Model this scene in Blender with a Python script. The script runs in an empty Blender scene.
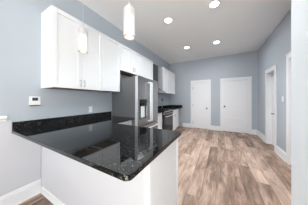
import bpy, bmesh, math, random
from mathutils import Vector, Matrix
random.seed(7)
sc = bpy.context.scene
col = sc.collection

# ------------------------------------------------------------------ camera
cam_d = bpy.data.cameras.new('camera')
cam_d.sensor_width = 36.0
cam_d.lens = 120.85 / 308 * 36.0
cam_d.shift_y = -3.22 / 308
cam_d.clip_start = 0.02
cam = bpy.data.objects.new('camera', cam_d)
cam.location = (2.2157, 0.0, 1.2938)
cam.rotation_euler = (math.pi / 2, 0, 0.5009)
col.objects.link(cam)
sc.camera = cam

# ------------------------------------------------------------------ world, daylight, exposure
CEIL = 3.055
YB, XR = 5.66, 3.417            # back wall, right wall
YD = -3.4                       # wall with the windows, behind the camera
XD = 4.7                        # right side of the dining end
YS = 1.4                        # where the stub wall on the right ends
world = bpy.data.worlds.new('sky')
sc.world = world
world.use_nodes = True
bg = world.node_tree.nodes['Background']
bg.inputs[0].default_value = (0.80, 0.90, 1.0, 1)
bg.inputs[1].default_value = 0.7
sc.view_settings.view_transform = 'Standard'
sc.view_settings.look = 'None'
sc.view_settings.gamma = 1
sc.view_settings.use_curve_mapping = False
sc.view_settings.exposure = 0.34
sc.cycles.use_denoising = True
sc.cycles.max_bounces = 10
sc.cycles.diffuse_bounces = 6
sc.cycles.caustics_reflective = False
sc.cycles.caustics_refractive = False

E_BACK, E_SIDE, E_CAN, E_FAR, E_ADDED_SUN = 66, 72, 25, 12, 200


def area(name, loc, rot, sx, sy, power, color=(1, 1, 1)):
    d = bpy.data.lights.new(name, 'AREA')
    d.shape = 'RECTANGLE'
    d.size, d.size_y, d.energy, d.color = sx, sy, power, color
    o = bpy.data.objects.new(name, d)
    o.location, o.rotation_euler = loc, rot
    col.objects.link(o)
    return o


WINDOWS = [(0.5, 1.7), (2.3, 3.5)]                      # x ranges in the wall behind the camera
for a, b in WINDOWS:                                   # daylight entering by each window
    area('daylight', ((a + b) / 2, YD - 0.2, 1.55), (math.pi / 2, 0, 0), b - a, 1.7, E_BACK, (0.92, 0.97, 1.0))
SIDE = (-2.6, -0.6)                                     # unseen window added in the dining end's right wall for more light
area('added_side_light', (XD + 0.2, -1.6, 1.55), (math.pi / 2, 0, math.pi / 2), 2.0, 1.7, E_SIDE, (0.92, 0.97, 1.0))  # added area light feeding the unseen side window

added_sun_d = bpy.data.lights.new('added_sun', 'SUN')              # sunlight added through the side window; its floor bounce lifts the ceiling
added_sun_d.energy = E_ADDED_SUN
added_sun_d.angle = math.radians(1.0)
added_sun_d.color = (0.70, 0.92, 1.0)
added_sun = bpy.data.objects.new('added_sun', added_sun_d)
added_sun.rotation_euler = (0, math.radians(52), math.radians(-6))
added_sun.location = (8, -2, 5)
col.objects.link(added_sun)

# ------------------------------------------------------------------ materials


def srgb(r, g, b):
    def f(c):
        c /= 255.0
        return c / 12.92 if c <= 0.04045 else ((c + 0.055) / 1.055) ** 2.4
    return (f(r), f(g), f(b), 1)


def mat(name, color, rough=0.5, metal=0.0, bump=0.0, bump_scale=80.0, vary=0.0, vary_scale=3.0, spec=0.5, stretch=None):
    m = bpy.data.materials.new(name)
    m.use_nodes = True
    nt = m.node_tree
    p = nt.nodes['Principled BSDF']
    p.inputs['Base Color'].default_value = color
    p.inputs['Roughness'].default_value = rough
    p.inputs['Metallic'].default_value = metal
    p.inputs['Specular IOR Level'].default_value = spec
    tc = nt.nodes.new('ShaderNodeTexCoord')
    mp = nt.nodes.new('ShaderNodeMapping')
    nt.links.new(tc.outputs['Object'], mp.inputs['Vector'])
    if stretch:
        mp.inputs['Scale'].default_value = stretch
    if vary:
        n = nt.nodes.new('ShaderNodeTexNoise')
        n.inputs['Scale'].default_value = vary_scale
        n.inputs['Detail'].default_value = 3
        nt.links.new(mp.outputs[0], n.inputs['Vector'])
        r = nt.nodes.new('ShaderNodeMix')
        r.data_type = 'RGBA'
        r.inputs['A'].default_value = tuple(c * (1 - vary) for c in color[:3]) + (1,)
        r.inputs['B'].default_value = tuple(min(1, c * (1 + vary)) for c in color[:3]) + (1,)
        nt.links.new(n.outputs['Fac'], r.inputs['Factor'])
        nt.links.new(r.outputs['Result'], p.inputs['Base Color'])
    if bump:
        n2 = nt.nodes.new('ShaderNodeTexNoise')
        n2.inputs['Scale'].default_value = bump_scale
        nt.links.new(mp.outputs[0], n2.inputs['Vector'])
        bm_ = nt.nodes.new('ShaderNodeBump')
        bm_.inputs['Strength'].default_value = bump
        bm_.inputs['Distance'].default_value = 0.002
        nt.links.new(n2.outputs['Fac'], bm_.inputs['Height'])
        nt.links.new(bm_.outputs[0], p.inputs['Normal'])
    return m


def emit(name, color, strength):
    m = bpy.data.materials.new(name)
    m.use_nodes = True
    nt = m.node_tree
    nt.nodes.remove(nt.nodes['Principled BSDF'])
    e = nt.nodes.new('ShaderNodeEmission')
    e.inputs[0].default_value = color
    e.inputs[1].default_value = strength
    nt.links.new(e.outputs[0], nt.nodes['Material Output'].inputs[0])
    return m


M_WALL = mat('blue_grey_paint', srgb(179, 186, 194), 0.6, bump=0.08, bump_scale=220, vary=0.015)
M_CEIL = mat('ceiling_paint', srgb(243, 243, 243), 0.8, bump=0.08, bump_scale=200, vary=0.01)
M_TRIM = mat('white_trim_paint', srgb(234, 234, 235), 0.35, vary=0.01)
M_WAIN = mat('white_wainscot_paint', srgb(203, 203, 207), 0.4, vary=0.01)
M_STUB = mat('white_wall_paint', srgb(228, 233, 236), 0.6, vary=0.01)
M_CAB = mat('white_cabinet_lacquer', srgb(230, 231, 233), 0.35, vary=0.01)
M_WOOD = mat('raw_wood_underside', srgb(120, 96, 74), 0.6, vary=0.2, vary_scale=14, stretch=(6, 1, 1))
M_STEEL = mat('brushed_stainless', (0.42, 0.42, 0.425, 1), 0.24, 1.0, vary=0.04, vary_scale=30, stretch=(1, 1, 40))
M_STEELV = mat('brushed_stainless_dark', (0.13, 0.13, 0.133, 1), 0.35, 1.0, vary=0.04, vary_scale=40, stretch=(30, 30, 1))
M_CHROME = mat('polished_steel', (0.90, 0.90, 0.91, 1), 0.36, 1.0)
M_NICKEL = mat('satin_nickel', (0.36, 0.35, 0.34, 1), 0.3, 1.0)
M_EDGE_REFL = mat('painted_edge_reflection', (0.66, 0.66, 0.67, 1), 0.4, 0.35)  # pale tone stands in for light reflected by the fridge door side
M_BRONZE = mat('dark_bronze', (0.06, 0.055, 0.05, 1), 0.35, 1.0)
M_SIDE = mat('grey_appliance_paint', srgb(104, 104, 105), 0.38, bump=0.1, bump_scale=300, vary=0.02)
M_BLACK = mat('black_gloss', srgb(16, 16, 17), 0.12)
M_BLACKM = mat('black_matte', srgb(24, 24, 25), 0.5)
M_PLASTIC = mat('white_plastic', srgb(238, 238, 238), 0.4)
M_LCD = mat('grey_lcd', srgb(66, 72, 74), 0.2)
M_GLASSD = mat('dark_oven_glass', srgb(22, 22, 24), 0.06)
M_IRON = mat('cast_iron', srgb(26, 26, 27), 0.6, bump=0.3, bump_scale=120)
M_LENS = emit('lamp_lens_light', (1.0, 0.98, 0.95, 1), 12)
M_BULB = emit('bulb_light', (1.0, 0.86, 0.66, 1), 7)
M_RIM = mat('tinted_rim', srgb(176, 160, 140), 0.3)
M_CORD = mat('clear_grey_cord', srgb(205, 206, 208), 0.4)


def granite():
    m = bpy.data.materials.new('black_granite')
    m.use_nodes = True
    nt = m.node_tree
    L = nt.links.new
    p = nt.nodes['Principled BSDF']
    p.inputs['Roughness'].default_value = 0.045
    p.inputs['IOR'].default_value = 1.44
    tc = nt.nodes.new('ShaderNodeTexCoord')

    def ramp(src, lo, hi):
        r = nt.nodes.new('ShaderNodeMapRange')
        r.inputs['From Min'].default_value = lo
        r.inputs['From Max'].default_value = hi
        L(src, r.inputs['Value'])
        return r.outputs['Result']
    v = nt.nodes.new('ShaderNodeTexVoronoi')
    v.inputs['Scale'].default_value = 190
    L(tc.outputs['Object'], v.inputs['Vector'])
    sep = nt.nodes.new('ShaderNodeSeparateColor')
    L(v.outputs['Color'], sep.inputs[0])
    fleck = ramp(sep.outputs[0], 0.82, 1.0)
    n = nt.nodes.new('ShaderNodeTexNoise')
    n.inputs['Scale'].default_value = 38
    n.inputs['Detail'].default_value = 6
    n.inputs['Roughness'].default_value = 0.75
    L(tc.outputs['Object'], n.inputs['Vector'])
    cloud = ramp(n.outputs['Fac'], 0.45, 0.72)
    mx = nt.nodes.new('ShaderNodeMix')
    mx.data_type = 'RGBA'
    mx.inputs['A'].default_value = (0.0025, 0.0025, 0.0028, 1)
    mx.inputs['B'].default_value = (0.006, 0.006, 0.0063, 1)
    L(cloud, mx.inputs['Factor'])
    mul = nt.nodes.new('ShaderNodeMath')
    mul.operation = 'MULTIPLY'
    L(fleck, mul.inputs[0])
    L(cloud, mul.inputs[1])
    mx2 = nt.nodes.new('ShaderNodeMix')
    mx2.data_type = 'RGBA'
    mx2.inputs['B'].default_value = (0.42, 0.42, 0.43, 1)
    L(mul.outputs[0], mx2.inputs['Factor'])
    L(mx.outputs['Result'], mx2.inputs['A'])
    L(mx2.outputs['Result'], p.inputs['Base Color'])
    return m


M_STONE = granite()


def planks():
    m = bpy.data.materials.new('vinyl_plank_floor')
    m.use_nodes = True
    nt = m.node_tree
    L = nt.links.new
    p = nt.nodes['Principled BSDF']
    p.inputs['Roughness'].default_value = 0.5
    p.inputs['Specular IOR Level'].default_value = 0.3
    tc = nt.nodes.new('ShaderNodeTexCoord')
    mp = nt.nodes.new('ShaderNodeMapping')
    mp.inputs['Rotation'].default_value = (0, 0, math.pi / 2)
    L(tc.outputs['Object'], mp.inputs['Vector'])
    br = nt.nodes.new('ShaderNodeTexBrick')
    br.offset = 0.37
    br.offset_frequency = 2
    br.inputs['Color1'].default_value = (0, 0, 0, 1)
    br.inputs['Color2'].default_value = (1, 1, 1, 1)
    br.inputs['Mortar'].default_value = (0.35, 0.35, 0.35, 1)
    br.inputs['Scale'].default_value = 1
    br.inputs['Mortar Size'].default_value = 0.0018
    br.inputs['Mortar Smooth'].default_value = 0.1
    br.inputs['Brick Width'].default_value = 1.22
    br.inputs['Row Height'].default_value = 0.18
    L(mp.outputs[0], br.inputs['Vector'])
    # grain, shifted per plank
    mp2 = nt.nodes.new('ShaderNodeMapping')
    mp2.inputs['Scale'].default_value = (1.2, 6.5, 1)
    L(mp.outputs[0], mp2.inputs['Vector'])
    add = nt.nodes.new('ShaderNodeVectorMath')
    add.operation = 'MULTIPLY_ADD'
    L(br.outputs['Color'], add.inputs[0])
    add.inputs[1].default_value = (37, 11, 23)
    L(mp2.outputs[0], add.inputs[2])
    n = nt.nodes.new('ShaderNodeTexNoise')
    n.inputs['Scale'].default_value = 1.9
    n.inputs['Detail'].default_value = 7
    n.inputs['Roughness'].default_value = 0.62
    n.inputs['Distortion'].default_value = 0.6
    L(add.outputs[0], n.inputs['Vector'])
    mixf = nt.nodes.new('ShaderNodeMath')
    mixf.operation = 'MULTIPLY_ADD'
    mixf.inputs[1].default_value = 0.46
    sep = nt.nodes.new('ShaderNodeSeparateColor')
    L(br.outputs['Color'], sep.inputs[0])
    L(sep.outputs[0], mixf.inputs[0])
    sc_ = nt.nodes.new('ShaderNodeMath')
    sc_.operation = 'MULTIPLY_ADD'
    sc_.inputs[1].default_value = 1.35
    sc_.inputs[2].default_value = -0.40
    L(n.outputs['Fac'], sc_.inputs[0])
    L(sc_.outputs[0], mixf.inputs[2])
    cr = nt.nodes.new('ShaderNodeValToRGB')
    e = cr.color_ramp.elements
    e[0].position, e[0].color = 0.1, srgb(80, 62, 52)
    e[1].position, e[1].color = 0.9, srgb(197, 174, 158)
    x = e.new(0.38)
    x.color = srgb(126, 103, 89)
    x = e.new(0.62)
    x.color = srgb(164, 140, 125)
    L(mixf.outputs[0], cr.inputs[0])
    dk = nt.nodes.new('ShaderNodeMix')
    dk.data_type = 'RGBA'
    dk.inputs['B'].default_value = srgb(84, 68, 58)
    L(br.outputs['Fac'], dk.inputs['Factor'])
    L(cr.outputs[0], dk.inputs['A'])
    L(dk.outputs['Result'], p.inputs['Base Color'])
    bp = nt.nodes.new('ShaderNodeBump')
    bp.inputs['Strength'].default_value = 0.15
    bp.inputs['Distance'].default_value = 0.002
    L(n.outputs['Fac'], bp.inputs['Height'])
    L(bp.outputs[0], p.inputs['Normal'])
    return m


M_FLOOR = planks()


def shade_glass():
    m = bpy.data.materials.new('seeded_pendant_glass')
    m.use_nodes = True
    nt = m.node_tree
    p = nt.nodes['Principled BSDF']
    p.inputs['Base Color'].default_value = (0.97, 0.97, 0.98, 1)
    p.inputs['Roughness'].default_value = 0.35
    p.inputs['Transmission Weight'].default_value = 0.55
    p.inputs['IOR'].default_value = 1.2
    tc = nt.nodes.new('ShaderNodeTexCoord')
    v = nt.nodes.new('ShaderNodeTexVoronoi')
    v.inputs['Scale'].default_value = 90
    nt.links.new(tc.outputs['Object'], v.inputs['Vector'])
    b = nt.nodes.new('ShaderNodeBump')
    b.inputs['Strength'].default_value = 0.4
    b.inputs['Distance'].default_value = 0.002
    nt.links.new(v.outputs['Distance'], b.inputs['Height'])
    nt.links.new(b.outputs[0], p.inputs['Normal'])
    return m


M_SHADE = shade_glass()


def window_glass():
    m = bpy.data.materials.new('window_glass')
    m.use_nodes = True
    nt = m.node_tree
    nt.nodes.remove(nt.nodes['Principled BSDF'])
    a = nt.nodes.new('ShaderNodeBsdfTransparent')
    b = nt.nodes.new('ShaderNodeBsdfGlossy')
    b.inputs['Roughness'].default_value = 0.0
    f = nt.nodes.new('ShaderNodeFresnel')
    f.inputs['IOR'].default_value = 1.4
    x = nt.nodes.new('ShaderNodeMixShader')
    nt.links.new(f.outputs[0], x.inputs[0])
    nt.links.new(a.outputs[0], x.inputs[1])
    nt.links.new(b.outputs[0], x.inputs[2])
    nt.links.new(x.outputs[0], nt.nodes['Material Output'].inputs[0])
    return m


# ------------------------------------------------------------------ mesh helpers
class MB:
    def __init__(self):
        self.bm = bmesh.new()

    def _merge(self, t):
        me = bpy.data.meshes.new('tmp')
        t.to_mesh(me)
        t.free()
        self.bm.from_mesh(me)
        bpy.data.meshes.remove(me)

    def box(self, x0, x1, y0, y1, z0, z1, bev=0.0, seg=2, rot=None):
        t = bmesh.new()
        bmesh.ops.create_cube(t, size=1)
        for v in t.verts:
            v.co = Vector(((x0 + x1) / 2 + v.co.x * (x1 - x0), (y0 + y1) / 2 + v.co.y * (y1 - y0), (z0 + z1) / 2 + v.co.z * (z1 - z0)))
        if bev:
            bmesh.ops.bevel(t, geom=list(t.edges), offset=bev, segments=seg, affect='EDGES', profile=0.5)
        if rot:
            bmesh.ops.transform(t, matrix=rot, verts=t.verts)
        self._merge(t)
        return self

    def cyl(self, p0, p1, r0, r1=None, n=24, bev=0.0):
        r1 = r0 if r1 is None else r1
        p0, p1 = Vector(p0), Vector(p1)
        t = bmesh.new()
        bmesh.ops.create_cone(t, cap_ends=True, segments=n, radius1=r0, radius2=r1, depth=(p1 - p0).length)
        if bev:
            ed = [e for e in t.edges if len(e.link_faces) == 2 and any(len(f.verts) > 4 for f in e.link_faces)]
            bmesh.ops.bevel(t, geom=ed, offset=bev, segments=2, affect='EDGES')
        q = (p1 - p0).to_track_quat('Z', 'Y').to_matrix().to_4x4()
        bmesh.ops.transform(t, matrix=Matrix.Translation((p0 + p1) / 2) @ q, verts=t.verts)
        self._merge(t)
        return self

    def lathe(self, prof, c, n=32, axis='z'):
        t = bmesh.new()
        rings = []
        for r, z in prof:
            ring = []
            for i in range(n):
                a = 2 * math.pi * i / n
                if axis == 'z':
                    co = (c[0] + r * math.cos(a), c[1] + r * math.sin(a), c[2] + z)
                elif axis == 'x':
                    co = (c[0] + z, c[1] + r * math.cos(a), c[2] + r * math.sin(a))
                else:
                    co = (c[0] + r * math.cos(a), c[1] + z, c[2] + r * math.sin(a))
                ring.append(t.verts.new(co))
            rings.append(ring)
        for a_, b_ in zip(rings, rings[1:]):
            for i in range(n):
                t.faces.new((a_[i], a_[(i + 1) % n], b_[(i + 1) % n], b_[i]))
        if prof[0][0] > 1e-4 and prof[0] != prof[-1]:
            t.faces.new(rings[0][::-1])
        if prof[-1][0] > 1e-4 and prof[0] != prof[-1]:
            t.faces.new(rings[-1])
        bmesh.ops.remove_doubles(t, verts=t.verts, dist=1e-6)
        bmesh.ops.recalc_face_normals(t, faces=t.faces)
        self._merge(t)
        return self

    def tube(self, pts, r, n=12):
        pts = [Vector(p) for p in pts]
        t = bmesh.new()
        rings = []
        up = None
        for i, p in enumerate(pts):
            d = (pts[min(i + 1, len(pts) - 1)] - pts[max(i - 1, 0)]).normalized()
            if up is None:
                up = d.orthogonal().normalized()
            up = (up - d * up.dot(d)).normalized()
            w = d.cross(up)
            rings.append([t.verts.new(p + up * (r * math.cos(2 * math.pi * k / n)) + w * (r * math.sin(2 * math.pi * k / n))) for k in range(n)])
        for a_, b_ in zip(rings, rings[1:]):
            for i in range(n):
                t.faces.new((a_[i], a_[(i + 1) % n], b_[(i + 1) % n], b_[i]))
        t.faces.new(rings[0][::-1])
        t.faces.new(rings[-1])
        bmesh.ops.recalc_face_normals(t, faces=t.faces)
        self._merge(t)
        return self

    def prism(self, poly, lo, hi, axis='z', bev=0.0):
        """extrude a closed outline; poly holds (a, b): (x,y) for z, (x,z) for y, (y,z) for x"""
        t = bmesh.new()

        def co(a, b, h):
            return (a, b, h) if axis == 'z' else (a, h, b) if axis == 'y' else (h, a, b)
        A = [t.verts.new(co(a, b, lo)) for a, b in poly]
        B = [t.verts.new(co(a, b, hi)) for a, b in poly]
        t.faces.new(A[::-1])
        t.faces.new(B)
        for i in range(len(poly)):
            j = (i + 1) % len(poly)
            t.faces.new((A[i], A[j], B[j], B[i]))
        bmesh.ops.recalc_face_normals(t, faces=t.faces)
        if bev:
            ed = [e for e in t.edges if abs(e.verts[0].co[{'x': 0, 'y': 1, 'z': 2}[axis]] - e.verts[1].co[{'x': 0, 'y': 1, 'z': 2}[axis]]) < 1e-6]
            bmesh.ops.bevel(t, geom=ed, offset=bev, segments=2, affect='EDGES')
        self._merge(t)
        return self

    def build(self, name, m, parent=None, smooth=False):
        me = bpy.data.meshes.new(name)
        self.bm.to_mesh(me)
        self.bm.free()
        if smooth:
            for p in me.polygons:
                p.use_smooth = True
            me.set_sharp_from_angle(angle=math.radians(40))
        me.materials.append(m)
        o = bpy.data.objects.new(name, me)
        col.objects.link(o)
        if parent is not None:
            o.parent = parent
            o.matrix_parent_inverse = Matrix.Translation(parent.location).inverted()
        return o


def tag(o, label, cat, group=None, kind=None):
    o['label'], o['category'] = label, cat
    if group:
        o['group'] = group
    if kind:
        o['kind'] = kind
    return o


def thing(name, label, cat, loc, group=None, kind=None):
    o = bpy.data.objects.new(name, None)
    o.empty_display_size = 0.05
    o.location = loc
    col.objects.link(o)
    return tag(o, label, cat, group, kind)


def struct(name, mb, m, label, cat, smooth=False):
    return tag(mb.build(name, m, None, smooth), label, cat, None, 'structure')


def copy_thing(o, loc, label):
    c = o.copy()
    col.objects.link(c)
    c.location = loc
    c['label'] = label
    for ch in list(o.children):
        d = ch.copy()
        col.objects.link(d)
        d.parent = c
        d.matrix_parent_inverse = ch.matrix_parent_inverse.copy()
        for g in list(ch.children):
            e = g.copy()
            col.objects.link(e)
            e.parent = d
            e.matrix_parent_inverse = g.matrix_parent_inverse.copy()
    return c


# ------------------------------------------------------------------ room shell
T = 0.12
struct('floor', MB().box(-T, XD + T, YD - T, YB + T, -0.05, 0), M_FLOOR, 'brown and beige wood look plank floor running towards the back doors', 'floor')
struct('ceiling', MB().box(-T, XD + T, YD - T, YB + T, CEIL, CEIL + 0.08), M_CEIL, 'flat white ceiling with recessed lights', 'ceiling')
struct('wall_left', MB().box(-T, 0, YD, YB, 0, CEIL), M_WALL, 'pale blue grey wall behind the kitchen cabinets', 'wall')

D1 = (1.115, 1.785)   # back wall, left door opening
D2 = (2.30, 3.155)    # back wall, right door opening
DH = 2.035
wb = MB()
for a, b in ((-T, D1[0]), (D1[1], D2[0]), (D2[1], XR + T)):
    wb.box(a, b, YB, YB + T, 0, CEIL)
for a, b in (D1, D2):
    wb.box(a, b, YB, YB + T, DH, CEIL)
struct('wall_back', wb, M_WALL, 'blue grey end wall holding the two white doors', 'wall')

D3 = (4.075, 4.69)    # right wall, recessed narrow doorway
D4 = (2.45, 3.38)     # right wall, nearer doorway
D3H, D4H = 2.04, 2.10
wr = MB()
TR = 0.16
for a, b in ((YS, D4[0]), (D4[1], D3[0]), (D3[1], YB)):
    wr.box(XR, XR + TR, a, b, 0, CEIL)
wr.box(XR, XR + TR, D3[0], D3[1], D3H, CEIL)
wr.box(XR, XR + TR, D4[0], D4[1], D4H, CEIL)
struct('wall_right', wr, M_WALL, 'blue grey side wall with two doorways', 'wall')
struct('wall_stub', MB().box(2.722, XD, YS - 0.6, YS, 0, CEIL, 0.004), M_STUB, 'smooth white wall edge close to the camera at the right', 'wall')
wd = MB()
for a, b in ((YD, SIDE[0]), (SIDE[1], YS - 0.6)):
    wd.box(XD, XD + T, a, b, 0, CEIL)
wd.box(XD, XD + T, SIDE[0], SIDE[1], 0, 0.7)
wd.box(XD, XD + T, SIDE[0], SIDE[1], 2.4, CEIL)
struct('wall_dining', wd, M_WALL, 'blue grey wall of the dining end', 'wall')
wf = MB()
xs = [-T] + [x for w in WINDOWS for x in w] + [XD + T]
for i in range(0, len(xs), 2):
    wf.box(xs[i], xs[i + 1], YD - T, YD, 0, CEIL)
for a, b in WINDOWS:
    wf.box(a, b, YD - T, YD, 0, 0.7)
    wf.box(a, b, YD - T, YD, 2.4, CEIL)
struct('wall_front', wf, M_WALL, 'blue grey wall with two windows behind the camera', 'wall')
M_WG = window_glass()
for k, (a, b) in enumerate(WINDOWS):
    w = MB()
    for x0, x1 in ((a, a + 0.05), (b - 0.05, b)):
        w.box(x0, x1, YD - 0.09, YD - 0.03, 0.7, 2.4)
    for z0, z1 in ((0.7, 0.76), (1.53, 1.57), (2.34, 2.4)):
        w.box(a + 0.05, b - 0.05, YD - 0.09, YD - 0.03, z0, z1)
    fr = struct('window_%d' % (k + 1), w, M_TRIM, 'white sash window behind the camera, %s one' % ('left', 'right')[k], 'window')
    MB().box(a + 0.05, b - 0.05, YD - 0.062, YD - 0.058, 0.76, 2.34).build('pane', M_WG, fr)

w = MB()
for y0, y1 in ((SIDE[0], SIDE[0] + 0.05), (SIDE[1] - 0.05, SIDE[1])):
    w.box(XD + 0.03, XD + 0.09, y0, y1, 0.7, 2.4)
for z0, z1 in ((0.7, 0.76), (1.53, 1.57), (2.34, 2.4)):
    w.box(XD + 0.03, XD + 0.09, SIDE[0] + 0.05, SIDE[1] - 0.05, z0, z1)
fr = struct('window_3', w, M_TRIM, 'added unseen white sash window in the side wall of the dining end', 'window')
MB().box(XD + 0.058, XD + 0.062, SIDE[0] + 0.05, SIDE[1] - 0.05, 0.76, 2.34).build('pane', M_WG, fr)


# baseboards: a tall board with a stepped cap and a small shoe, profile (out, z)
BB = [(0, 0), (0.026, 0), (0.026, 0.012), (0.018, 0.022), (0.018, 0.145), (0.012, 0.155), (0.012, 0.168), (0.005, 0.182), (0, 0.182)]


def bb_x(y0, y1, x, sgn):                # along y, on a wall at x
    return MB().prism([(x + sgn * (o_ + 0.0005), z) for o_, z in BB], y0, y1, 'y')


def bb_y_into(mb, x0, x1, y):            # along x, on a wall at y facing -y
    mb.prism([(y - o_ - 0.0005, z) for o_, z in BB], x0, x1, 'x')
    return mb


CW = 0.082     # casing width
b = MB()
for a, c in ((0.655, D1[0] - CW), (D1[1] + CW, D2[0] - CW), (D2[1] + CW, XR - 0.028)):
    bb_y_into(b, a, c, YB)
struct('baseboard_back', b, M_TRIM, 'white baseboard between the doors of the end wall', 'baseboard')
b = MB()
for a, c in ((D3[1] + CW, YB - 0.001), (D4[1] + CW, D3[0] - CW), (YS + 0.001, D4[0] - CW)):
    b.prism([(XR - o_ - 0.0005, z) for o_, z in BB], a, c, 'y')
struct('baseboard_right', b, M_TRIM, 'white baseboard along the right side wall between its doorways', 'baseboard')
W0 = 0.013
struct('baseboard_left', bb_x(YD, 0.724, W0, 1), M_TRIM, 'tall white baseboard below the white panelled wall at left', 'baseboard')
w = MB()
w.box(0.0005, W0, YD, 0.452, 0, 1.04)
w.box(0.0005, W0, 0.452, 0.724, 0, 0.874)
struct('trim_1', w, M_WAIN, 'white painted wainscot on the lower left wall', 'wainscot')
cap = [(0.0005, 1.035), (0.020, 1.035), (0.026, 1.045), (0.026, 1.058), (0.046, 1.068), (0.050, 1.075), (0.050, 1.094), (0.044, 1.102), (0.0005, 1.102)]
struct('trim_2', MB().prism(cap, YD, 0.412, 'y'), M_TRIM, 'white chair rail on top of the wainscot at the left edge', 'chair rail')


# ------------------------------------------------------------------ doors
def casing_back(d0, d1, h):
    m = MB()
    y0, y1 = YB - 0.02, YB - 0.0005
    m.box(d0 - CW, d0 + 0.006, y0, y1, 0, h + CW, 0.004)
    m.box(d1 - 0.006, d1 + CW, y0, y1, 0, h + CW, 0.004)
    m.box(d0 + 0.006, d1 - 0.006, y0, y1, h - 0.006, h + CW, 0.004)
    m.box(d0 - CW - 0.008, d1 + CW + 0.008, y0 - 0.008, y1, h + CW, h + CW + 0.02, 0.003)
    m.box(d0 + 0.0005, d0 + 0.004, y1, YB + T, 0, h)
    m.box(d1 - 0.004, d1 - 0.0005, y1, YB + T, 0, h)
    return m


def panel_slab(d0, d1, h, y, panels):
    """slab facing -y at y; panels = list of (z0, z1) recesses"""
    m = MB()
    st = 0.105
    th = 0.052
    m.box(d0, d1, y + 0.030, y + th, 0.008, h)
    if not panels:
        m.box(d0, d1, y, y + 0.030, 0.008, h, 0.002)
        return m
    m.box(d0, d0 + st, y, y + 0.030, 0.008, h)
    m.box(d1 - st, d1, y, y + 0.030, 0.008, h)
    zs = [0.008] + [z for p_ in panels for z in p_] + [h]
    for i in range(0, len(zs), 2):
        m.box(d0 + st, d1 - st, y, y + 0.030, zs[i], zs[i + 1])
    return m


def knob_back(x, z, y, parent):
    return MB().lathe([(0.030, 0), (0.032, -0.006), (0.012, -0.012), (0.011, -0.032), (0.024, -0.040), (0.029, -0.052), (0.024, -0.064), (0.0, -0.068)], (x, y, z), 20, 'y').build('knob', M_BRONZE, parent, True)


YSL = YB + 0.022
FIVE = []
z = 0.20
for k in range(5):
    FIVE.append((z, z + 0.278))
    z += 0.278 + 0.085
d = struct('door_1', panel_slab(D1[0] + 0.008, D1[1] - 0.008, DH - 0.01, YSL, []), M_TRIM, 'narrow plain white door with dark knob at its right, nearer the kitchen', 'door')
casing_back(D1[0], D1[1], DH).build('casing', M_TRIM, d)
knob_back(D1[1] - 0.075, 0.90, YSL, d)
for z in (0.25, 1.02, 1.80):
    MB().cyl((D1[0] + 0.008, YSL - 0.006, z - 0.045), (D1[0] + 0.008, YSL - 0.006, z + 0.045), 0.007, n=10).build('hinge', M_BRONZE, d)
d = struct('door_2', panel_slab(D2[0] + 0.008, D2[1] - 0.008, DH - 0.01, YSL, FIVE), M_TRIM, 'wide white door of five horizontal panels with dark knob at left', 'door')
casing_back(D2[0], D2[1], DH).build('casing', M_TRIM, d)
knob_back(D2[0] + 0.075, 1.0, YSL, d)


def casing_right(d0, d1, h, mb=None):
    m = MB()
    x0, x1 = XR - 0.02, XR - 0.0005
    m.box(x0, x1, d0 - CW, d0 + 0.006, 0, h + CW, 0.004)
    m.box(x0, x1, d1 - 0.006, d1 + CW, 0, h + CW, 0.004)
    m.box(x0, x1, d0 + 0.006, d1 - 0.006, h - 0.006, h + CW, 0.004)
    m.box(x0 - 0.008, x1, d0 - CW - 0.006, d1 + CW + 0.006, h + CW, h + CW + 0.018, 0.003)
    m.box(x1, XR + TR, d0 + 0.0005, d0 + 0.006, 0, h)          # jamb lining
    m.box(x1, XR + TR, d1 - 0.006, d1 - 0.0005, 0, h)
    m.box(x1, XR + TR, d0 + 0.006, d1 - 0.006, h - 0.006, h - 0.0005)
    return m


for name, (a, b_), h, xs_, kz, ky, lab in (
        ('door_3', D3, D3H, XR + 0.10, 0.90, 4.385, 'narrow white door recessed in the right wall with one dark lever handle'),
        ('door_4', D4, D4H, XR + 0.06, 0.95, 2.54, 'white door in the right wall half hidden by the near wall edge')):
    d = struct(name, MB().box(xs_, xs_ + 0.035, a + 0.007, b_ - 0.007, 0.008, h - 0.008, 0.002), M_TRIM, lab, 'door')
    casing_right(a, b_, h).build('casing', M_TRIM, d)
    if name == 'door_3':
        k_ = MB().cyl((xs_ - 0.0005, ky, kz), (xs_ - 0.010, ky, kz), 0.034, n=24, bev=0.002)
        k_.cyl((xs_ - 0.008, ky, kz), (xs_ - 0.055, ky, kz), 0.012, n=14)
        k_.box(xs_ - 0.066, xs_ - 0.048, ky - 0.02, ky + 0.125, kz - 0.012, kz + 0.012, 0.005)
        k_.build('lever_handle', M_BRONZE, d, True)
    else:
        MB().lathe([(0.030, 0), (0.032, -0.006), (0.012, -0.012), (0.011, -0.032), (0.024, -0.040), (0.029, -0.052), (0.024, -0.064), (0.0, -0.068)], (xs_, ky, kz), 20, 'x').build('knob', M_BRONZE, d, True)


# ------------------------------------------------------------------ cabinet builders
def shaker_x(x, y0, y1, z0, z1, st=0.058, th=0.021):
    """shaker door facing +x with its back at x"""
    m = MB()
    m.box(x, x + 0.008, y0, y1, z0, z1)
    m.box(x + 0.008, x + th, y0, y0 + st, z0, z1, 0.0015, 1)
    m.box(x + 0.008, x + th, y1 - st, y1, z0, z1, 0.0015, 1)
    m.box(x + 0.008, x + th, y0 + st, y1 - st, z0, z0 + st, 0.0015, 1)
    m.box(x + 0.008, x + th, y0 + st, y1 - st, z1 - st, z1, 0.0015, 1)
    return m


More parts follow.
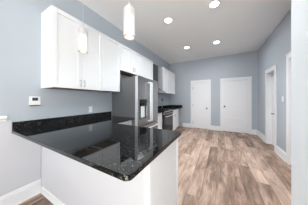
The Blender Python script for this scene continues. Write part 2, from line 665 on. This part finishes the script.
def bar_pull_x(x, y, z0, z1, parent, vertical=True):
    m = MB()
    if vertical:
        m.cyl((x + 0.024, y, z0), (x + 0.024, y, z1), 0.0055, n=12, bev=0.001)
        for z in (z0 + 0.014, z1 - 0.014):
            m.cyl((x, y, z), (x + 0.022, y, z), 0.0045, n=10)
    else:
        m.cyl((x + 0.024, z0, y), (x + 0.024, z1, y), 0.0055, n=12, bev=0.001)
        for z in (z0 + 0.014, z1 - 0.014):
            m.cyl((x, z, y), (x + 0.022, z, y), 0.0045, n=10)
    return m.build('handle', M_NICKEL, parent, True)


G = 0.002
XU = 0.33          # upper cabinets: door face


def upper(y0, y1, z0, z1, doors, label, pulls=(), group='upper cabinets'):
    """doors = list of (ya, yb); pulls = per door 'l', 'r' or None"""
    t = thing('upper_cabinet', label, 'cabinet', (0.0, (y0 + y1) / 2, z0), group)
    xb = XU - 0.023
    b = MB()
    b.box(0.001, xb, y0 + 0.0005, y0 + 0.018, z0, z1)
    b.box(0.001, xb, y1 - 0.018, y1 - 0.0005, z0, z1)
    b.box(0.001, xb, y0 + 0.018, y1 - 0.018, z1 - 0.018, z1)
    b.box(0.001, 0.010, y0 + 0.018, y1 - 0.018, z0 + 0.025, z1 - 0.018)
    b.box(xb - 0.018, xb, y0 + 0.018, y1 - 0.018, z0 + 0.0175, z0 + 0.04)
    b.build('body', M_CAB, t)
    MB().box(0.001, xb, y0 + 0.0185, y1 - 0.0185, z0 + 0.001, z0 + 0.017).build('bottom_panel', M_WOOD, t)
    for (a, c), pl in zip(doors, pulls):
        dr = shaker_x(xb + 0.002, a + G, c - G, z0 + 0.004, z1 - 0.004).build('door', M_CAB, t)
        if pl:
            y = a + 0.030 if pl == 'l' else c - 0.030
            bar_pull_x(XU, y, z0 + 0.035, z0 + 0.145, dr)
    return t


ZT, ZB = 2.505, 1.449
upper(0.727, 1.490, ZB, ZT, [(0.727, 1.113), (1.113, 1.490)], 'white two door wall cabinet at the near end of the run, behind a pendant', ['r', 'l'])
upper(1.490, 1.930, ZB, ZT, [(1.490, 1.930)], 'white single door wall cabinet just before the fridge', [None])
upper(1.930, 2.874, 1.925, ZT, [(1.930, 2.385), (2.385, 2.874)], 'short white two door cabinet above the fridge', ['r', 'l'])
upper(2.874, 3.380, ZB, ZT, [(2.874, 3.380)], 'white wall cabinet between the fridge and the steel hood', [None])
upper(4.135, 4.830, 1.54, 2.515, [(4.135, 4.830)], 'white wall cabinet beside the hood above the far counter', [None])
upper(4.830, 5.520, 1.54, 2.515, [(4.830, 5.520)], 'white wall cabinet nearest the end wall above the far counter', [None])
t = tag(MB().box(0.001, 0.29, 5.5215, YB - 0.001, 1.54, 2.515).build('filler_panel', M_CAB), 'narrow white filler closing the gap between last cabinet and end wall', 'filler panel')

# ------------------------------------------------------------------ peninsula and base cabinets
ZC = 0.914
TH = 0.032
XP, Y0, Y1, YF = 1.822, 0.457, 1.392, 1.975
XL = 0.685


def arc(cx_, cy_, r, a0, a1, n=8):
    return [(cx_ + r * math.cos(math.radians(a0 + (a1 - a0) * i / n)), cy_ + r * math.sin(math.radians(a0 + (a1 - a0) * i / n))) for i in range(n + 1)]


r_ = 0.036
poly = [(0.001, Y0)] + arc(XP - r_, Y0 + r_, r_, -90, 0) + arc(XP - 0.02, Y1 - 0.02, 0.02, 0, 90, 5) + [(XL, Y1), (XL, YF - 0.002), (0.001, YF - 0.002)]
t = thing('worktop', 'polished black speckled granite worktop over the peninsula, turning along the wall to the fridge', 'worktop', (0.9, 0.9, ZC - TH))
MB().prism(poly, ZC - TH, ZC, 'z', 0.002).build('slab', M_STONE, t)
MB().box(0.001, 0.021, Y0 + 0.001, YF - 0.002, ZC + 0.0005, ZC + 0.102, 0.002).build('backsplash', M_STONE, t)

XE = 1.785
YP = 0.727
t = thing('peninsula_base', 'white panelled peninsula base carrying the black granite overhang', 'cabinet', (0.9, 1.05, 0))
zt = ZC - TH - 0.001
MB().box(0.03, XE - 0.02, YP + 0.012, 1.345, 0.0, zt).build('body', M_CAB, t)
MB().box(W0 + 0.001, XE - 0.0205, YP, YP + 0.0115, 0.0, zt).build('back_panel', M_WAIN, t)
e = MB()
e.box(XE - 0.0195, XE - 0.006, YP + 0.001, 1.355, 0, zt)
e.build('end_panel', M_CAB, t)
for x0, x1, ya, yb in ((XE - 0.045, XE, YP - 0.006, YP - 0.0005), (XE - 0.0055, XE, YP, YP + 0.03), (XE - 0.0055, XE + 0.004, 1.325, 1.362)):
    MB().box(x0, x1, ya, yb, 0, zt, 0.001).build('corner_trim', M_TRIM, t)     # thin posts covering the corners of the end
sh = [(0, 0), (0.016, 0), (0.016, 0.008), (0.011, 0.020), (0.009, 0.026), (0.009, 0.075), (0.004, 0.085), (0, 0.085)]
MB().prism([(YP - o_ - 0.0005, z) for o_, z in sh], W0 + 0.032, XE - 0.046, 'x').build('base_moulding', M_TRIM, t)


def base_cabinet(y0, y1, label, doors, drawer=True):
    t = thing('base_cabinet', label, 'cabinet', (0.3, (y0 + y1) / 2, 0), 'base cabinets')
    b = MB()
    b.box(0.001, 0.587, y0 + 0.001, y1 - 0.001, 0.10, zt)
    b.box(0.001, 0.52, y0 + 0.001, y1 - 0.001, 0.0, 0.10)
    b.build('body', M_CAB, t)
    for a, c, pl in doors:
        top = zt - 0.006
        if drawer:
            dw = MB().box(0.591, 0.610, a + G, c - G, top - 0.145, top, 0.002).build('drawer', M_CAB, t)
            bar_pull_x(0.610, top - 0.072, (a + c) / 2 - 0.055, (a + c) / 2 + 0.055, dw, False)
            top -= 0.150
        dr = shaker_x(0.589, a + G, c - G, 0.108, top, 0.055).build('door', M_CAB, t)
        y = a + 0.030 if pl == 'l' else c - 0.030
        bar_pull_x(0.610, y, top - 0.145, top - 0.035, dr)
    return t


base_cabinet(1.364, YF - 0.001, 'white base cabinet in the corner between peninsula and fridge', [(1.46, YF - 0.002, 'l')], False)
base_cabinet(2.885, 3.462, 'white base cabinet with drawer between the fridge and the range', [(2.885, 3.462, 'r')])
base_cabinet(4.250, 4.720, 'white base cabinet immediately right of the range', [(4.250, 4.720, 'r')])
base_cabinet(4.722, 5.200, 'white base cabinet at the far end of the run near the end wall', [(4.722, 5.200, 'l')])

t = thing('worktop', 'short black granite worktop between the fridge and the range', 'worktop', (0.3, 3.17, ZC - TH))
MB().box(0.001, 0.655, 2.885, 3.464, ZC - TH, ZC, 0.003).build('slab', M_STONE, t)
MB().box(0.001, 0.021, 2.886, 3.464, ZC + 0.0005, ZC + 0.102, 0.002).build('backsplash', M_STONE, t)
t = thing('worktop', 'black granite worktop right of the range reaching the end wall', 'worktop', (0.3, 4.95, ZC - TH))
MB().box(0.001, 0.655, 4.249, YB - 0.001, ZC - TH, ZC, 0.003).build('slab', M_STONE, t)
b = MB().box(0.001, 0.021, 4.249, YB - 0.022, ZC + 0.0005, ZC + 0.102, 0.002)
b.box(0.001, 0.645, YB - 0.021, YB - 0.001, ZC + 0.0005, ZC + 0.102, 0.002)
b.build('backsplash', M_STONE, t)

# ------------------------------------------------------------------ fridge
FY0, FY1, FX, FD = 1.976, 2.872, 0.687, 0.760
FT = 1.757
t = thing('refrigerator', 'tall stainless french door refrigerator with water dispenser', 'refrigerator', (0.36, 2.42, 0))
b = MB().box(0.03, FX, FY0 + 0.001, FY1 - 0.001, 0.06, FT, 0.006)
b.build('body', M_SIDE, t)
for y in (FY0 + 0.07, FY1 - 0.07):
    for x in (0.10, FX - 0.08):
        MB().cyl((x, y, 0), (x, y, 0.0595), 0.022, n=14).build('foot', M_BLACKM, t)
MB().box(FX - 0.03, FX - 0.005, FY0 + 0.02, FY1 - 0.02, 0.012, 0.058).build('base_grille', M_BLACKM, t)
FM = 2.416
GAPZ = 0.730
for k, (a, c) in enumerate(((FY0 + 0.002, FM - 0.003), (FM + 0.003, FY1 - 0.002))):
    if k == 0:            # left door: opening for the dispenser
        da, dc, dz0, dz1 = 2.045, 2.325, 0.875, 1.290
        m = MB()
        m.box(FX + 0.006, FD, a, da, GAPZ + 0.008, FT + 0.014, 0.005)
        m.box(FX + 0.006, FD, dc, c, GAPZ + 0.008, FT + 0.014, 0.005)
        m.box(FX + 0.006, FD, da - 0.006, dc + 0.006, GAPZ + 0.008, dz0, 0.003)
        m.box(FX + 0.006, FD, da - 0.006, dc + 0.006, dz1, FT + 0.014, 0.003)
        m.box(FX + 0.006, FX + 0.02, da, dc, dz0, dz1)
        dr = m.build('door', M_STEEL, t)
        ed = MB().box(FX + 0.008, FD - 0.004, a - 0.0018, a - 0.0002, GAPZ + 0.014, FT + 0.008).build('edge_reflection', M_EDGE_REFL, dr)  # thin pale strip paints the window reflection onto the door side
        ed['label'] = 'pale strip painted as the window reflection on the left door edge'
        MB().box(FD - 0.012, FD + 0.003, da + 0.002, dc - 0.002, dz1 - 0.075, dz1 - 0.002, 0.002).build('dispenser_panel', M_BLACK, dr)
        m = MB()
        m.box(FX + 0.021, FX + 0.026, da + 0.002, dc - 0.002, dz0 + 0.002, dz1 - 0.077)
        m.build('dispenser_recess', M_BLACKM, dr)
        for q, l, ra, rb in ((0.09, 0.13, 0.016, 0.022), (0.19, 0.12, 0.014, 0.020)):
            MB().cyl((FD - 0.028, da + q, dz1 - l), (FD - 0.028, da + q, dz1 - 0.0755), ra, rb, 16).build('dispenser_nozzle', M_BLACK, dr)
        MB().box(FX + 0.0265, FX + 0.032, da + 0.10, dc - 0.03, dz0 + 0.02, dz1 - 0.15, 0.002).build('dispenser_paddle', M_PLASTIC, dr)
        MB().box(FX + 0.027, FD + 0.004, da + 0.004, dc - 0.004, dz0 + 0.001, dz0 + 0.012, 0.002).build('drip_tray', M_STEEL, dr)
    else:
        dr = MB().box(FX + 0.006, FD, a, c, GAPZ + 0.008, FT + 0.014, 0.005).build('door', M_STEEL, t)
    hy = FM - 0.034 if k == 0 else FM + 0.034
    h0, h1 = 0.80, 1.675
    pts = [(FD, hy, h1)]
    for q in range(7):
        u = q / 6 * math.pi / 2
        pts.append((FD + 0.042 + 0.024 * math.sin(u), hy, h1 - 0.020 + 0.020 * math.cos(u)))
    for q in range(7):
        u = q / 6 * math.pi / 2
        pts.append((FD + 0.042 + 0.024 * math.cos(u), hy, h0 + 0.020 - 0.020 * math.sin(u)))
    pts.append((FD, hy, h0))
    MB().tube(pts, 0.016, 14).build('handle', M_CHROME, dr, True)
dr = MB().box(FX + 0.006, FD, FY0 + 0.002, FY1 - 0.002, 0.07, GAPZ - 0.004, 0.005).build('freezer_drawer', M_STEEL, t)
pts = [(FD, FY0 + 0.08, 0.655), (FD + 0.040, FY0 + 0.082, 0.655), (FD + 0.055, FY0 + 0.10, 0.655), (FD + 0.055, FY1 - 0.10, 0.655), (FD + 0.040, FY1 - 0.082, 0.655), (FD, FY1 - 0.08, 0.655)]
MB().tube(pts, 0.014, 14).build('handle', M_CHROME, dr, True)
for y in (FY0 + 0.05, FY1 - 0.05):
    MB().box(FX - 0.10, FX + 0.03, y - 0.03, y + 0.03, FT + 0.0145, FT + 0.036, 0.008).build('hinge_cover', M_SIDE, t)

# ------------------------------------------------------------------ range
RY0, RY1 = 3.470, 4.243
t = thing('range_cooker', 'freestanding stainless range with black glass oven door', 'range', (0.34, 3.855, 0))
b = MB().box(0.03, 0.655, RY0, RY1, 0.03, 0.905)
for y in (RY0 + 0.05, RY1 - 0.05):
    for x in (0.09, 0.60):
        b.cyl((x, y, 0), (x, y, 0.031), 0.018, n=12)
b.build('body', M_BLACK, t)
b = MB().box(0.03, 0.675, RY0, RY1, 0.906, 0.922, 0.003)
b.box(0.03, 0.07, RY0, RY1, 0.922, 0.965, 0.004)
b.build('cooktop', M_BLACK, t)
for i, y in enumerate((RY0 + 0.20, RY1 - 0.20)):
    for x in (0.22, 0.50):
        MB().lathe([(0.045, 0), (0.05, 0.006), (0.03, 0.012), (0.0, 0.014)], (x, y, 0.9225), 20).build('burner', M_IRON, t, True)
    g = MB()
    for q in range(4):
        g.box(0.09, 0.645, y - 0.15 + q * 0.1 - 0.006, y - 0.15 + q * 0.1 + 0.006, 0.940, 0.954, 0.002, 1)
    for x in (0.09, 0.36, 0.633):
        g.box(x, x + 0.012, y - 0.155, y + 0.155, 0.940, 0.954, 0.002, 1)
    for x in (0.096, 0.639):
        for q in (-0.15, 0.15):
            g.box(x - 0.006, x + 0.006, y + q - 0.006, y + q + 0.006, 0.9225, 0.941)
    g.build('grate', M_IRON, t)
cp = MB().prism([(0.656, 0.800), (0.690, 0.800), (0.700, 0.815), (0.682, 0.904), (0.656, 0.904)], RY0, RY1, 'y').build('control_panel', M_STEEL, t)
for q in range(5):
    y = RY0 + 0.09 + q * (RY1 - RY0 - 0.18) / 4
    MB().lathe([(0.026, 0), (0.026, 0.008), (0.020, 0.012), (0.018, 0.034), (0.0, 0.036)], (0.692, y, 0.855), 18, 'x').build('knob', M_BLACK, cp, True)
od = MB().box(0.656, 0.690, RY0 + 0.002, RY1 - 0.002, 0.205, 0.792, 0.004).build('oven_door', M_BLACK, t)
MB().box(0.6905, 0.693, RY0 + 0.002, RY1 - 0.002, 0.690, 0.790, 0.001).build('door_rail', M_BLACK, od)
MB().box(0.6905, 0.694, RY0 + 0.10, RY1 - 0.10, 0.29, 0.62, 0.001).build('oven_window', M_GLASSD, od)
hm = MB().cyl((0.737, RY0 + 0.05, 0.745), (0.737, RY1 - 0.05, 0.745), 0.012, n=14, bev=0.003)
for y in (RY0 + 0.08, RY1 - 0.08):
    hm.cyl((0.6935, y, 0.745), (0.733, y, 0.745), 0.009, n=12)
hm.build('handle', M_CHROME, od, True)
MB().box(0.656, 0.688, RY0 + 0.002, RY1 - 0.002, 0.05, 0.198, 0.004).build('storage_drawer', M_STEEL, t)

# ------------------------------------------------------------------ hood
t = thing('range_hood', 'stainless chimney range hood on the wall above the range', 'range hood', (0.001, 3.855, 1.50))
HC = 3.815
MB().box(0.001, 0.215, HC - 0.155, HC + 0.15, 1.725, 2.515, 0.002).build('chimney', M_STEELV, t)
bm_ = bmesh.new()
y0, y1 = HC - 0.30, HC + 0.315
rings = [[(0.001, y0, 1.51), (0.46, y0, 1.51), (0.46, y1, 1.51), (0.001, y1, 1.51)],
         [(0.001, y0, 1.545), (0.46, y0, 1.545), (0.46, y1, 1.545), (0.001, y1, 1.545)],
         [(0.001, HC - 0.165, 1.724), (0.23, HC - 0.165, 1.724), (0.23, HC + 0.16, 1.724), (0.001, HC + 0.16, 1.724)]]
vr = [[bm_.verts.new(c) for c in r] for r in rings]
for a, c in zip(vr, vr[1:]):
    for i in range(4):
        bm_.faces.new((a[i], a[(i + 1) % 4], c[(i + 1) % 4], c[i]))
bm_.faces.new(vr[0][::-1])
bm_.faces.new(vr[-1])
bmesh.ops.recalc_face_normals(bm_, faces=bm_.faces)
m = MB()
m._merge(bm_)
m.build('canopy', M_STEEL, t)
MB().box(0.06, 0.41, y0 + 0.05, y1 - 0.05, 1.503, 1.5095).build('filter', M_BLACKM, t)

# slim dark stand on the far counter
t = thing('counter_stand', 'slim dark stand with a knob on top on the far counter beside the range', 'stand', (0.20, 4.36, ZC))
MB().lathe([(0.055, 0), (0.055, 0.010), (0.010, 0.016), (0.0, 0.017)], (0.20, 4.36, ZC + 0.0005), 24).build('base', M_BLACKM, t, True)
MB().cyl((0.20, 4.36, ZC + 0.0165), (0.20, 4.36, ZC + 0.320), 0.010, n=12).build('rod', M_NICKEL, t, True)
MB().lathe([(0.010, 0), (0.024, 0.010), (0.030, 0.035), (0.024, 0.062), (0.0, 0.072)], (0.20, 4.36, ZC + 0.3205), 20).build('knob', M_BLACKM, t, True)

# ------------------------------------------------------------------ wall devices
t = thing('thermostat', 'small white square thermostat with grey screen on the left wall', 'thermostat', (0.001, 0.66, 1.275))
MB().box(0.001, 0.024, 0.604, 0.718, 1.216, 1.332, 0.006).build('body', M_PLASTIC, t)
MB().box(0.0245, 0.026, 0.632, 0.690, 1.275, 1.317).build('screen', M_LCD, t)
MB().box(0.001, 0.030, 0.608, 0.714, 1.206, 1.2155, 0.003).build('base_strip', M_SIDE, t)
for y in (0.700,):
    MB().box(0.0245, 0.027, y - 0.006, y + 0.006, 1.285, 1.310, 0.001).build('button', M_PLASTIC, t)

t = thing('wall_outlet', 'white double wall outlet just above the black backsplash', 'outlet', (0.001, 1.47, 1.095))
MB().box(0.001, 0.007, 1.435, 1.505, 1.040, 1.154, 0.002).build('cover_plate', M_PLASTIC, t)
for z in (1.076, 1.118):
    MB().box(0.0073, 0.010, 1.453, 1.487, z - 0.014, z + 0.014, 0.003).build('socket', M_PLASTIC, t)

t = thing('light_switch', 'white light switch on the right wall between the two doorways', 'light switch', (XR, 3.66, 1.30))
MB().box(XR - 0.007, XR - 0.001, 3.625, 3.695, 1.245, 1.36, 0.002).build('cover_plate', M_PLASTIC, t)
MB().box(XR - 0.012, XR - 0.0073, 3.645, 3.675, 1.27, 1.335, 0.002).build('rocker', M_PLASTIC, t)


# ------------------------------------------------------------------ recessed lights
def can(x, y, label, energy, spread):
    t = thing('recessed_light', label, 'ceiling light', (x, y, CEIL), 'recessed ceiling lights')
    MB().lathe([(0.074, -0.001), (0.098, -0.001), (0.100, -0.004), (0.094, -0.008), (0.078, -0.009), (0.074, -0.006), (0.074, -0.001)], (x, y, CEIL), 40).build('trim_ring', M_TRIM, t, True)
    MB().lathe([(0.0733, -0.002), (0.0733, -0.0055), (0.0, -0.0065)], (x, y, CEIL), 40).build('lens', M_LENS, t, True)
    d = bpy.data.lights.new('downlight', 'AREA')
    d.shape = 'DISK'
    d.size = 0.14
    d.energy = energy
    d.spread = math.radians(spread)
    d.color = (0.93, 0.975, 1.0)
    o = bpy.data.objects.new('downlight', d)
    o.location = (x, y, CEIL - 0.012)
    col.objects.link(o)
    return t


can(2.12, 2.50, 'round recessed ceiling light, the largest one near the top edge', E_CAN * 1.3, 130)
can(1.20, 2.52, 'round recessed ceiling light between the pendant and the biggest light', E_CAN * 0.42, 130)
can(2.12, 4.20, 'round recessed ceiling light farther back, right one of the far pair', E_FAR * 1.5, 175)
can(1.22, 4.14, 'round recessed ceiling light farther back, left one above the range', E_FAR * 0.55, 140)

# ------------------------------------------------------------------ pendants
def pendant(x, y, z0, label):
    h, r = 0.275, 0.056
    t = thing('pendant_light', label, 'pendant light', (x, y, CEIL), 'pendants over the peninsula')
    MB().lathe([(0.060, -0.001), (0.060, -0.014), (0.045, -0.024), (0.006, -0.028), (0.0, -0.028)], (x, y, CEIL), 28).build('ceiling_rose', M_CHROME, t, True)
    MB().cyl((x, y, z0 + h + 0.045), (x, y, CEIL - 0.0285), 0.0035, n=10).build('cord', M_CORD, t)
    MB().lathe([(0.010, 0.045), (0.020, 0.040), (0.026, 0.004), (r - 0.003, 0.001), (r - 0.003, -0.004), (0.0, -0.004)][::-1], (x, y, z0 + h), 28).build('cap', M_CHROME, t, True)
    MB().lathe([(r - 0.004, 0.0), (r, 0.0), (r, h - 0.005), (r - 0.004, h - 0.005), (r - 0.004, 0.0)], (x, y, z0), 36).build('glass_shade', M_SHADE, t, True)
    MB().cyl((x, y, z0 + h - 0.060), (x, y, z0 + h - 0.0045), 0.017, n=18).build('socket', M_NICKEL, t)
    MB().lathe([(0.0, 0.0), (0.026, 0.001), (0.030, 0.006), (0.030, 0.170), (0.022, 0.178), (0.0, 0.178)], (x, y, z0 + 0.030), 24).build('bulb', M_BULB, t, True)
    MB().lathe([(r - 0.006, -0.006), (r + 0.002, -0.006), (r + 0.002, -0.0005), (r - 0.006, -0.0005), (r - 0.006, -0.006)], (x, y, z0), 36).build('rim', M_RIM, t, True)
    return t


pa = pendant(1.428, 0.93, 1.908, 'nearer glass cylinder pendant hanging below the ceiling at centre')
copy_thing(pa, (0.662, 0.93, CEIL), 'farther glass cylinder pendant hanging in front of the white wall cabinets')
